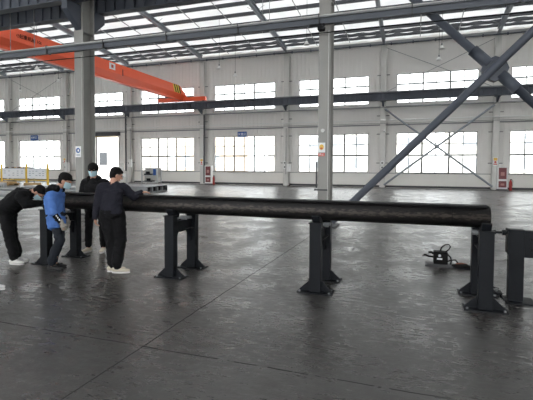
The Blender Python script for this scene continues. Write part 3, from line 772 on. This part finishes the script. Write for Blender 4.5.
pt = thing('steel_pipe', (-2.6, 5.58, 1.03), 'long dark steel pipe with a flat top bar lying across the trestles', 'pipe')
pr = .128; pz = 1.018; pyc = 5.585; xa, xb = -5.92, .86
m = MB(); n = 40; ring = []
for (x, r) in ((xa, pr-.012), (xa, pr), (xb, pr), (xb, pr-.012)):
    ring.append(len(m.v))
    for k in range(n):
        a = 2*math.pi*k/n; m.v.append((x, pyc+r*math.cos(a), pz+r*math.sin(a)))
for a, b in ((0, 1), (1, 2), (2, 3), (3, 0)):
    for k in range(n): m.f.append((ring[a]+k, ring[a]+(k+1) % n, ring[b]+(k+1) % n, ring[b]+k))
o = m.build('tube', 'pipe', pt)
for k, p in enumerate(o.data.polygons): p.use_smooth = 40 <= k < 80 or k >= 120
MB().box(xa, xb-.02, pyc-.09, pyc+.12, pz+pr-.012, pz+pr+.010).build('top_bar', 'black', pt, bevel=.004)
MB().box(xb-.42, xb-.415, pyc-.129, pyc-.10, pz-.05, pz+.09).build('weld_seam', 'black', pt)

# stop frame at the right edge with its threaded bolt
t = thing('stop_frame', (1.2, 5.74, 0), 'charcoal stop frame with a drilled side beam at the right edge', 'frame')
MB().box(1.095, 1.255, 5.68, 5.80, .014, .87).build('post', 'trestle', t, bevel=.006)
MB().box(1.06, 1.38, 5.60, 5.90, 0, .014).build('base_plate', 'trestle', t)
MB().box(1.075, 1.092, 5.66, 5.82, .58, .875).build('stop_plate', 'trestle', t)
MB().box(1.257, 2.7, 5.70, 5.78, .54, .86).build('side_beam', 'trestle', t, bevel=.006)
for (x, z) in ((1.33, .64), (1.33, .76), (1.62, .64), (1.62, .76)): MB().tube([(x, 5.70, z), (x, 5.685, z)], .018, 12).build('bolt', 'black', t)
MB().box(2.4, 2.56, 5.68, 5.80, .0, .54).build('post', 'trestle', t, bevel=.006)
MB().tube([(.93, 5.72, .825), (1.0, 5.72, .825), (1.075, 5.72, .825)], .014, 8).tube([(1.02, 5.72, .825), (1.06, 5.72, .825)], .034, 8).tube([(.925, 5.72, .825), (.955, 5.72, .825)], .026, 8).build('threaded_bolt', 'trestle', t)
t = thing('foot_clamp', (1.02, 5.95, 0), 'small dark clamp with a bolt on the floor left of the stop frame', 'clamp')
MB().box(.96, 1.08, 5.93, 6.07, 0, .03).build('plate', 'trestle', t)
MB().tube([(1.02, 6.0, .03), (1.02, 6.0, .07)], .018, 6).build('bolt', 'steel_grey', t)
MB().tube([(.94, 6.03, .04), (.99, 6.04, .07), (1.05, 6.02, .06)], .012, 6).build('handle', 'trestle', t)

# ------------------------------------------------------------------ portable power unit on the floor
t = thing('portable_power_unit', (.48, 7.42, 0), 'small black power unit with looped hoses standing on the floor beyond the pipe', 'power unit')
MB().box(.20, .62, 7.28, 7.55, .0, .025).box(.22, .60, 7.30, 7.33, .025, .04).build('skid_plate', 'dark_base', t)
MB().box(.33, .545, 7.33, 7.52, .03, .235).build('housing', 'cable', t, bevel=.012)
MB().box(.38, .46, 7.322, 7.33, .115, .14).build('name_strip', 'sign_white', t)
MB().tube([(.42, 7.32, .18), (.42, 7.33, .18)], .022, 12).build('gauge', 'sign_white', t)
hose = [(.43, 7.42, .23), (.45, 7.42, .30), (.50, 7.42, .345), (.56, 7.42, .355), (.585, 7.42, .32), (.56, 7.42, .27), (.52, 7.42, .235)]
MB().tube(hose, .011, 8).build('hose', 'cable', t, smooth=True)
MB().tube([(.34, 7.4, .14), (.26, 7.38, .15), (.20, 7.36, .175), (.17, 7.35, .165)], .016, 8).build('hose', 'cable', t, smooth=True)
MB().tube([(.34, 7.4, .19), (.29, 7.42, .215), (.25, 7.42, .205)], .018, 8).build('hose', 'cable', t, smooth=True)
MB().tube([(.17, 7.35, .165), (.155, 7.35, .17)], .024, 8).build('coupling', 'steel_grey', t)
MB().tube([(.54, 7.4, .20), (.59, 7.38, .15), (.60, 7.37, .09), (.58, 7.36, .04)], .013, 8).build('hose', 'cable', t, smooth=True)
MB().tube([(.54, 7.4, .08), (.60, 7.38, .11), (.66, 7.37, .12), (.70, 7.37, .07), (.71, 7.37, .03)], .012, 8).build('hose', 'cable', t, smooth=True)
t = thing('hand_tool', (.73, 7.36, 0), 'dark rust-tinged hand tool lying beside the small power unit', 'tool')
MB().tube([(.60, 7.34, .03), (.70, 7.34, .035), (.80, 7.33, .045), (.88, 7.32, .03)], [.022, .035, .038, .025], 12).build('body', 'cable', t, smooth=True)
MB().tube([(.66, 7.34, .066), (.74, 7.33, .078), (.83, 7.33, .070)], [.010, .016, .010], 8).build('lever', 'rust', t, smooth=True)
MB().box(.58, .90, 7.29, 7.38, 0, .012).build('tool_base', 'trestle', t)

# ================================================================== people
AX = Vector((RT.x, RT.y, 0)).normalized(); AY = Vector((-AX.y, AX.x, 0)); AZ = Vector((0, 0, 1))
def remeshed(mb, name, m, parent, origin, vox, smooth=6, fold=0.0, fs=14.0):
    me = bpy.data.meshes.new('tmp'); me.from_pydata(mb.v, [], mb.f); me.update()
    o = bpy.data.objects.new('tmp', me); COL.objects.link(o)
    r = o.modifiers.new('r', 'REMESH'); r.mode = 'VOXEL'; r.voxel_size = vox; r.adaptivity = 0
    s = o.modifiers.new('s', 'SMOOTH'); s.factor = .5; s.iterations = smooth
    dg = bpy.context.evaluated_depsgraph_get(); new = bpy.data.meshes.new_from_object(o.evaluated_get(dg))
    bpy.data.objects.remove(o); bpy.data.meshes.remove(me)
    if fold > 0:
        new.update(); ns = [v.normal.copy() for v in new.vertices]
        for v, nn in zip(new.vertices, ns):
            q = Vector((v.co.x*fs, v.co.y*fs, v.co.z*fs*1.7))
            v.co += nn * fold * (noise.noise(q) + .5*noise.noise(q*2.3))
    rot = Matrix((AX, AY, AZ)).transposed().to_4x4()
    new.transform(rot); new.name = name; new.materials.clear(); new.materials.append(M[m])
    for p in new.polygons: p.use_smooth = True
    ob = bpy.data.objects.new(name, new); COL.objects.link(ob); ob.parent = parent
    return ob
def basis(f, u):
    f = Vector(f).normalized(); r = f.cross(Vector(u)).normalized(); u2 = r.cross(f)
    return Matrix((r, f, u2)).transposed()      # columns: right, forward, up
def chain(mb, a, b, ra, rb, seg=14, bas=None):
    a = Vector(a); b = Vector(b)
    if isinstance(ra, (int, float)): ra = (ra,)*3
    if isinstance(rb, (int, float)): rb = (rb,)*3
    n = max(2, int((b-a).length/(min(min(ra), min(rb))*.35))+1)
    for i in range(n+1):
        t = i/n; mb.ell(a.lerp(b, t), tuple(x+(y-x)*t for x, y in zip(ra, rb)), bas, seg, 8)
def hand(mb, w, d, nrm, side, curl=.5, r=.0092):
    """w wrist, d pointing along the hand, nrm the way the palm faces, side = thumb side vector"""
    w = Vector(w); d = Vector(d).normalized(); nrm = Vector(nrm); nrm = (nrm - d*nrm.dot(d)).normalized()
    lat = d.cross(nrm).normalized()
    if lat.dot(Vector(side)) < 0: lat = -lat
    bas = Matrix((lat, d, nrm)).transposed()
    mb.ell(w+d*.045, (.039, .052, .017), bas, 14, 10); mb.ell(w+d*.01, (.027, .03, .02), bas, 12, 8)
    for k, (off, ln) in enumerate(((.029, .068), (.010, .077), (-.010, .072), (-.028, .056))):
        p0 = w + d*.075 + lat*off; a = curl*.8
        p1 = p0 + (d*math.cos(a) + nrm*math.sin(a))*ln*.42
        p2 = p1 + (d*math.cos(a*2) + nrm*math.sin(a*2))*ln*.32
        p3 = p2 + (d*math.cos(a*2.8) + nrm*math.sin(a*2.8))*ln*.26
        chain(mb, p0, p1, r, r*.95, 8); chain(mb, p1, p2, r*.95, r*.88, 8); chain(mb, p2, p3, r*.88, r*.8, 8)
    q0 = w + d*.02 + lat*.026; q1 = q0 + (d*.6 + lat*.75 + nrm*.2).normalized()*.036; q2 = q1 + (d*.9 + lat*.3 + nrm*.35).normalized()*.03
    chain(mb, q0, q1, r*1.25, r*1.05, 8); chain(mb, q1, q2, r*1.05, r*.85, 8)

def person(name, org, J, cfg, label):
    root = thing('person', org, label, 'person')
    J = {k: Vector(v) for k, v in J.items()}
    hb = basis(J['face'], J['headup']); H = J['head']; hp = lambda x, y, z: H + hb @ Vector((x, y, z))
    tb = basis(cfg['front'], J['chest']-J['pelvis'])
    # ---- body: one continuous skin surface
    b = MB()
    b.ell(hp(0, -.008, .022), (.072, .092, .092), hb, 20, 14); b.ell(hp(0, .020, -.045), (.055, .062, .068), hb, 16, 12)
    b.ell(hp(0, .052, -.082), (.026, .026, .022), hb, 12, 8)
    chain(b, hp(0, .090, .012), hp(0, .104, -.022), .009, .014, 8)
    for s in (-1, 1):
        b.ell(hp(s*.074, -.004, -.012), (.010, .020, .032), hb, 10, 8); b.ell(hp(s*.034, .068, -.022), (.022, .018, .02), hb, 10, 8)
        b.ell(hp(s*.03, .080, .030), (.022, .010, .009), hb, 10, 8)
    b.ell(hp(0, .083, -.052), (.022, .010, .006), hb, 10, 6); b.ell(hp(0, .080, -.064), (.019, .010, .006), hb, 10, 6)
    chain(b, hp(0, -.02, -.06), J['neck'], .050, .056)
    chain(b, J['neck'], J['chest'], .06, (.13, .085, .09), 14, tb); chain(b, J['chest'], J['pelvis'], (.13, .085, .09), (.13, .09, .09), 14, tb)
    for s in 'LR':
        chain(b, J['sh'+s], J['el'+s], .046, .038); chain(b, J['el'+s], J['wr'+s], .037, .025)
        hand(b, J['wr'+s], J['hd'+s], J['pn'+s], J['tm'+s], cfg.get('curl'+s, .5))
        chain(b, J['hip'+s], J['kn'+s], .075, .052); chain(b, J['kn'+s], J['an'+s], .050, .034)
        fd = Vector(J['ft'+s]).normalized(); chain(b, J['an'+s], J['an'+s]+fd*.09-Vector((0, 0, .045)), .028, .018)
    remeshed(b, 'body', 'skin', root, org, .0058, 4)
    # ---- jacket
    k = cfg.get('bulk', 1.0); j = MB()
    hem = J['pelvis'].lerp(J['chest'], cfg.get('hem', -.1))
    wr_, dp_ = .165*k, .118*k
    chain(j, hem, J['chest'].lerp(J['pelvis'], .35), (wr_*1.0, dp_, .06), (wr_*.98, dp_*1.02, .08), 18, tb)
    chain(j, J['chest'].lerp(J['pelvis'], .35), J['chest'], (wr_*.98, dp_*1.02, .08), (wr_, dp_*.95, .07), 18, tb)
    chain(j, J['chest'], J['neck']-(J['neck']-J['chest'])*.06, (wr_*.8, dp_*.85, .06), (.069, .066, .035), 16, tb)
    chain(j, J['shL'].lerp(J['shR'], .1), J['shR'].lerp(J['shL'], .1), .072*k, .072*k)
    sl = cfg.get('sleeve', 1.0)
    for s in 'LR':
        chain(j, J['sh'+s], J['el'+s], .070*k, .056*k)
        if sl >= 1: chain(j, J['el'+s], J['wr'+s], .056*k, .040*k)
    jk = remeshed(j, 'jacket', cfg['jacket'], root, org, .0095, 5, .010)
    if sl < 1:
        for s in 'LR':
            u = MB(); chain(u, J['sh'+s].lerp(J['el'+s], .75), J['el'+s], .048, .047); chain(u, J['el'+s], J['wr'+s], .047, .036)
            o = remeshed(u, 'undersleeve', 'black_cloth', root, org, .008, 4, .005); o['label'] = 'black sleeve'
            if s == 'R':
                for q in (.25, .42, .6):
                    c = J['elR'].lerp(J['wrR'], q); e = MB().ell(c+Vector((.028, -.032, .0)), (.010, .006, .016)); remeshed(e, 'sleeve_mark', 'sign_white', o, org, .003, 1)
    # ---- trousers
    q = MB(); tk = cfg.get('tk', 1.0); pb = basis(cfg['front'], (0, 0, 1))
    q.ell(J['pelvis'], (.158*k, .122*k, .12), pb, 18, 12)
    for s in 'LR':
        chain(q, J['hip'+s], J['kn'+s], .090*tk, .072*tk); chain(q, J['kn'+s], J['an'+s]+Vector((0, 0, .10)), .070*tk, .066*tk)
        chain(q, J['an'+s]+Vector((0, 0, .10)), J['an'+s]+Vector((0, 0, .035)), .064*tk, .052*tk)
    remeshed(q, 'trousers', cfg['trousers'], root, org, .0095, 5, .012, 11)
    # ---- shoes
    for s in 'LR':
        fd = Vector(J['ft'+s]); fd.z = 0; fd.normalize(); sb = basis(fd, (0, 0, 1)); a = J['an'+s].copy(); g = Vector((a.x, a.y, cfg.get('lift'+s, 0)))
        sp = lambda x, y, z: g + sb @ Vector((x, y, z))
        m = MB(); chain(m, sp(0, -.045, .055), sp(0, .04, .058), (.036, .040, .035), (.040, .045, .032), 12, sb)
        chain(m, sp(0, .04, .052), sp(0, .145, .042), (.042, .045, .030), (.040, .045, .020), 12, sb); chain(m, sp(0, -.035, .06), sp(0, -.02, .095), .038, .038)
        sh = remeshed(m, 'shoe', cfg['shoe'], root, org, .006, 3)
        m = MB(); pts = []
        for i in range(24):
            t = 2*math.pi*i/24; yy = .055+.135*math.sin(t); xx = (.041+.006*math.sin(t))*math.cos(t); pts.append((xx, yy))
        base = len(m.v)
        for z in (0.001, .024):
            for (xx, yy) in pts: m.v.append(tuple(sp(xx, yy, z)))
        m.f.append(tuple(range(23, -1, -1))); m.f.append(tuple(range(24, 48)))
        for i in range(24): m.f.append((i, (i+1) % 24, 24+(i+1) % 24, 24+i))
        remeshed(m, 'sole', cfg.get('sole', 'shoe_white'), sh, org, .005, 1)
    # ---- hair / cap
    m = MB(); hs = cfg.get('hair', 1.0)
    m.ell(hp(0, -.018, .042), (.081*hs, .093*hs, .084*hs), hb, 20, 14); m.ell(hp(0, -.035, .0), (.076, .070, .075), hb, 16, 12)
    if cfg.get('cap'): m.ell(hp(0, .035, .052), (.072, .062, .036), hb, 16, 10); m.ell(hp(0, .075, .040), (.05, .045, .010), hb, 14, 8); m.ell(hp(0, -.01, .075), (.083, .095, .055), hb, 16, 10)
    else: m.ell(hp(0, .03, .066), (.064, .056, .036), hb, 14, 10); m.ell(hp(0, -.052, -.035), (.058, .042, .05), hb, 14, 10)
    remeshed(m, 'cap' if cfg.get('cap') else 'hair', 'hair', root, org, .006, 3, .003, 60)
    for s in (-1, 1):
        e = MB().ell(hp(s*.031, .080, .008), (.013, .007, .006), hb, 10, 8); remeshed(e, 'eye', 'hair', root, org, .002, 1)
        if cfg.get('glasses'):
            g = MB(); pts = [hp(s*.034+.026*math.cos(t*math.pi/8), .100, .006+.020*math.sin(t*math.pi/8)) for t in range(17)]
            g.tube(pts, .0028, 6, False).tube([hp(s*.06, .098, .012), hp(s*.082, .05, .012), hp(s*.084, -.02, .008)], .0028, 6)
            remeshed(g, 'glasses', 'steel_grey', root, org, .0016, 0)
    if cfg.get('mask'):
        m = MB(); nu, nv = 16, 10; n0 = len(m.v)
        for lay in (0, .006):
            for i in range(nu+1):
                for jx in range(nv+1):
                    az = (i/nu-.5)*2.5; v = jx/nv; z = -.100+.100*v
                    rx = (.074+lay)*(1-.25*(1-v)**2); ry = (.100+lay+.014*math.exp(-(az/.35)**2)*(.3+.7*math.sin(math.pi*min(1, v+.1))))
                    m.v.append(tuple(hp(rx*math.sin(az), ry*math.cos(az)*(1-.10*(1-v)**2), z)))
        def id(l, i, jx): return n0 + l*(nu+1)*(nv+1) + i*(nv+1) + jx
        for i in range(nu):
            for jx in range(nv):
                m.f.append((id(0, i, jx), id(0, i, jx+1), id(0, i+1, jx+1), id(0, i+1, jx))); m.f.append((id(1, i, jx), id(1, i+1, jx), id(1, i+1, jx+1), id(1, i, jx+1)))
        for i in range(nu):
            m.f.append((id(0, i, 0), id(0, i+1, 0), id(1, i+1, 0), id(1, i, 0))); m.f.append((id(0, i, nv), id(1, i, nv), id(1, i+1, nv), id(0, i+1, nv)))
        for jx in range(nv):
            m.f.append((id(0, 0, jx), id(1, 0, jx), id(1, 0, jx+1), id(0, 0, jx+1))); m.f.append((id(0, nu, jx), id(0, nu, jx+1), id(1, nu, jx+1), id(1, nu, jx)))
        remeshed(m, 'face_mask', 'mask', root, org, .003, 1)
    if cfg.get('hood'):
        m = MB(); nb = J['neck']
        fr = Vector(cfg['front']).normalized(); d = (J['neck']-J['chest']).normalized()
        pc = nb - fr*.075 - d*.005
        for a in range(-4, 5):
            t = a/4*1.9; m.ell(nb - d*.01 + (tb @ Vector((math.sin(t)*.085, -math.cos(t)*.075, 0))), (.042, .042, .055), None, 10, 8)
        m.ell(pc, (.125, .080, .070), tb, 14, 10); m.ell(pc-d*.05-fr*.035, (.11, .055, .08), tb, 14, 10)
        remeshed(m, 'hood', cfg['hood'], root, org, .008, 5, .006)
    for s in cfg.get('gloves', ''):
        m = MB(); hand(m, J['wr'+s], J['hd'+s], J['pn'+s], J['tm'+s], cfg.get('curl'+s, .5), r=.0125); m.ell(J['wr'+s]+J['hd'+s].normalized()*.045, (.044, .044, .03), None, 14, 10); chain(m, J['wr'+s]-J['hd'+s].normalized()*.04, J['wr'+s]+J['hd'+s].normalized()*.02, .038, .034)
        remeshed(m, 'glove', 'glove', root, org, .006, 2, .003, 40)
    if cfg.get('tagcard'):
        c = J['pelvis'] + Vector((.02, -.15, -.02)); e = MB().box(c.x-.018, c.x+.018, c.y-.01, c.y, c.z-.10, c.z+.06); remeshed(e, 'lanyard', 'blue_cloth', root, org, .005, 0)
        e = MB().box(c.x-.014, c.x+.014, c.y-.014, c.y-.004, c.z-.125, c.z-.085); remeshed(e, 'badge', 'sign_white', root, org, .004, 0)
    return root

# worker in dark navy, back to the camera, right hand on the pipe
person('navy', (-4.27, 5.24, 0), dict(
    pelvis=(-.05, 0, .90), chest=(-.045, .03, 1.22), neck=(-.02, .06, 1.375), head=(.0, .10, 1.468), face=(.80, .55, -.42), headup=(.35, .2, 1),
    shL=(-.185, .0, 1.275), elL=(-.245, -.03, 1.01), wrL=(-.262, -.07, .83), hdL=(.12, -.02, -1), pnL=(1, .2, 0), tmL=(.1, 1, 0),
    shR=(.105, .10, 1.275), elR=(.25, .16, 1.13), wrR=(.335, .25, 1.195), hdR=(.9, .35, .05), pnR=(0, .1, -1), tmR=(-.3, 1, 0),
    hipL=(-.11, 0, .88), knL=(-.06, .04, .48), anL=(-.03, .0, .085), ftL=(.85, .35, 0),
    hipR=(.04, .03, .88), knR=(.075, .05, .48), anR=(.07, -.08, .085), ftR=(.95, .05, 0)),
    dict(front=(.35, .94, 0), hr=1.08, jacket='navy_cloth', trousers='black_cloth', shoe='shoe_cream', bulk=1.14, tk=1.34, hem=.02, hair=1.0, glasses=True, curlR=.35),
    'worker in dark navy quilted top seen from behind, hand on the pipe')
# masked worker in black behind the pipe, facing the camera
person('black', (-5.60, 6.33, 0), dict(
    pelvis=(.02, 0, .92), chest=(.02, -.02, 1.22), neck=(0, -.03, 1.38), head=(.005, -.06, 1.525), face=(.12, -1, -.18), headup=(0, -.1, 1),
    shR=(-.165, 0, 1.29), elR=(-.215, -.06, 1.03), wrR=(-.13, -.26, 1.02), hdR=(.55, -.7, .1), pnR=(0, 0, -1), tmR=(1, 0, 0),
    shL=(.20, 0, 1.29), elL=(.25, -.03, 1.02), wrL=(.16, -.24, 1.02), hdL=(-.5, -.7, .1), pnL=(0, 0, -1), tmL=(-1, 0, 0),
    hipR=(-.075, 0, .90), knR=(-.105, -.02, .50), anR=(-.12, 0, .085), ftR=(-.35, -.9, 0),
    hipL=(.11, 0, .90), knL=(.15, 0, .50), anL=(.15, .02, .085), ftL=(.10, -1, 0)),
    dict(front=(.05, -1, 0), jacket='black_cloth', trousers='black_cloth', shoe='shoe_cream', bulk=1.22, tk=1.02, hem=0, hair=1.2, cap=True, mask=True, hood='black_cloth'),
    'masked worker in a black hooded top standing behind the pipe facing the camera')
# worker in blue
person('blue', (-5.18, 5.04, 0), dict(
    pelvis=(-.02, 0, .86), chest=(-.06, .02, 1.11), neck=(.02, .03, 1.26), head=(.115, .04, 1.375), face=(.93, .1, -.38), headup=(.3, 0, 1),
    shR=(-.02, -.14, 1.15), elR=(.045, -.19, .90), wrR=(.155, -.16, .735), hdR=(.35, .1, -.9), pnR=(-.3, .9, 0), tmR=(1, 0, .2),
    shL=(-.03, .17, 1.15), elL=(-.04, .20, .90), wrL=(.06, .20, .76), hdL=(.4, .0, -.9), pnL=(0, 0, -1), tmL=(0, -1, 0),
    hipR=(.0, -.07, .84), knR=(.085, -.08, .47), anR=(-.03, -.10, .085), ftR=(.95, -.15, 0),
    hipL=(-.03, .08, .84), knL=(.0, .10, .47), anL=(-.08, .07, .085), ftL=(1, .05, 0)),
    dict(front=(1, 0, 0), jacket='blue_cloth', trousers='trouser_grey', shoe='shoe_black', sole='shoe_black', bulk=1.08, tk=1.02, hem=-.75, sleeve=.9, cap=True, mask=True, hood='black_cloth', gloves='RL', tagcard=True, curlR=.7),
    'masked worker in a royal blue jacket and black cap facing right')
# worker bending over at the left
person('bending', (-6.14, 5.10, 0), dict(
    pelvis=(-.11, 0, .90), chest=(.14, .05, 1.13), neck=(.30, .08, 1.17), head=(.365, .09, 1.165), face=(.55, -.05, -.80), headup=(.85, 0, .5),
    shR=(.20, -.12, 1.12), elR=(.28, -.14, .99), wrR=(.47, .03, .99), hdR=(.9, .4, -.05), pnR=(0, 0, -1), tmR=(0, 1, 0),
    shL=(.18, .20, 1.13), elL=(.37, .26, 1.13), wrL=(.53, .33, 1.205), hdL=(1, .1, .0), pnL=(0, 0, -1), tmL=(0, -1, 0),
    hipR=(-.10, -.06, .88), knR=(-.05, -.05, .48), anR=(.02, -.05, .085), ftR=(.98, -.1, 0),
    hipL=(-.12, .09, .88), knL=(-.09, .08, .48), anL=(-.02, .10, .085), ftL=(1, .1, 0)),
    dict(front=(.66, 0, -.75), jacket='black_cloth', trousers='black_cloth', shoe='shoe_white', bulk=1.32, tk=1.25, hem=-.05, hair=1.0, mask=True),
    'masked worker all in black bending forward over the left end of the pipe')
# worker mostly out of frame at the left: only a shoe tip and glove show
person('edge', (-5.16, 3.80, 0), dict(
    pelvis=(-.16, 0, .92), chest=(-.20, 0, 1.24), neck=(-.20, 0, 1.40), head=(-.19, 0, 1.54), face=(1, .1, -.1), headup=(0, 0, 1),
    shR=(-.19, -.17, 1.30), elR=(-.22, -.20, 1.03), wrR=(-.14, -.20, .85), hdR=(.2, 0, -1), pnR=(0, 1, 0), tmR=(1, 0, 0),
    shL=(-.19, .17, 1.30), elL=(-.17, .20, 1.03), wrL=(.02, .20, .93), hdL=(.5, 0, -.9), pnL=(0, -1, 0), tmL=(1, 0, 0),
    hipR=(-.16, -.08, .90), knR=(-.16, -.08, .50), anR=(-.16, -.08, .085), ftR=(1, -.1, 0),
    hipL=(-.16, .08, .90), knL=(-.14, .08, .50), anL=(.06, .10, .085), ftL=(1, .0, 0)),
    dict(front=(1, 0, 0), jacket='black_cloth', trousers='black_cloth', shoe='shoe_white', bulk=1.0, tk=.95, hem=0, cap=True, gloves='L'),
    'person at the left edge of whom only a white shoe tip shows')
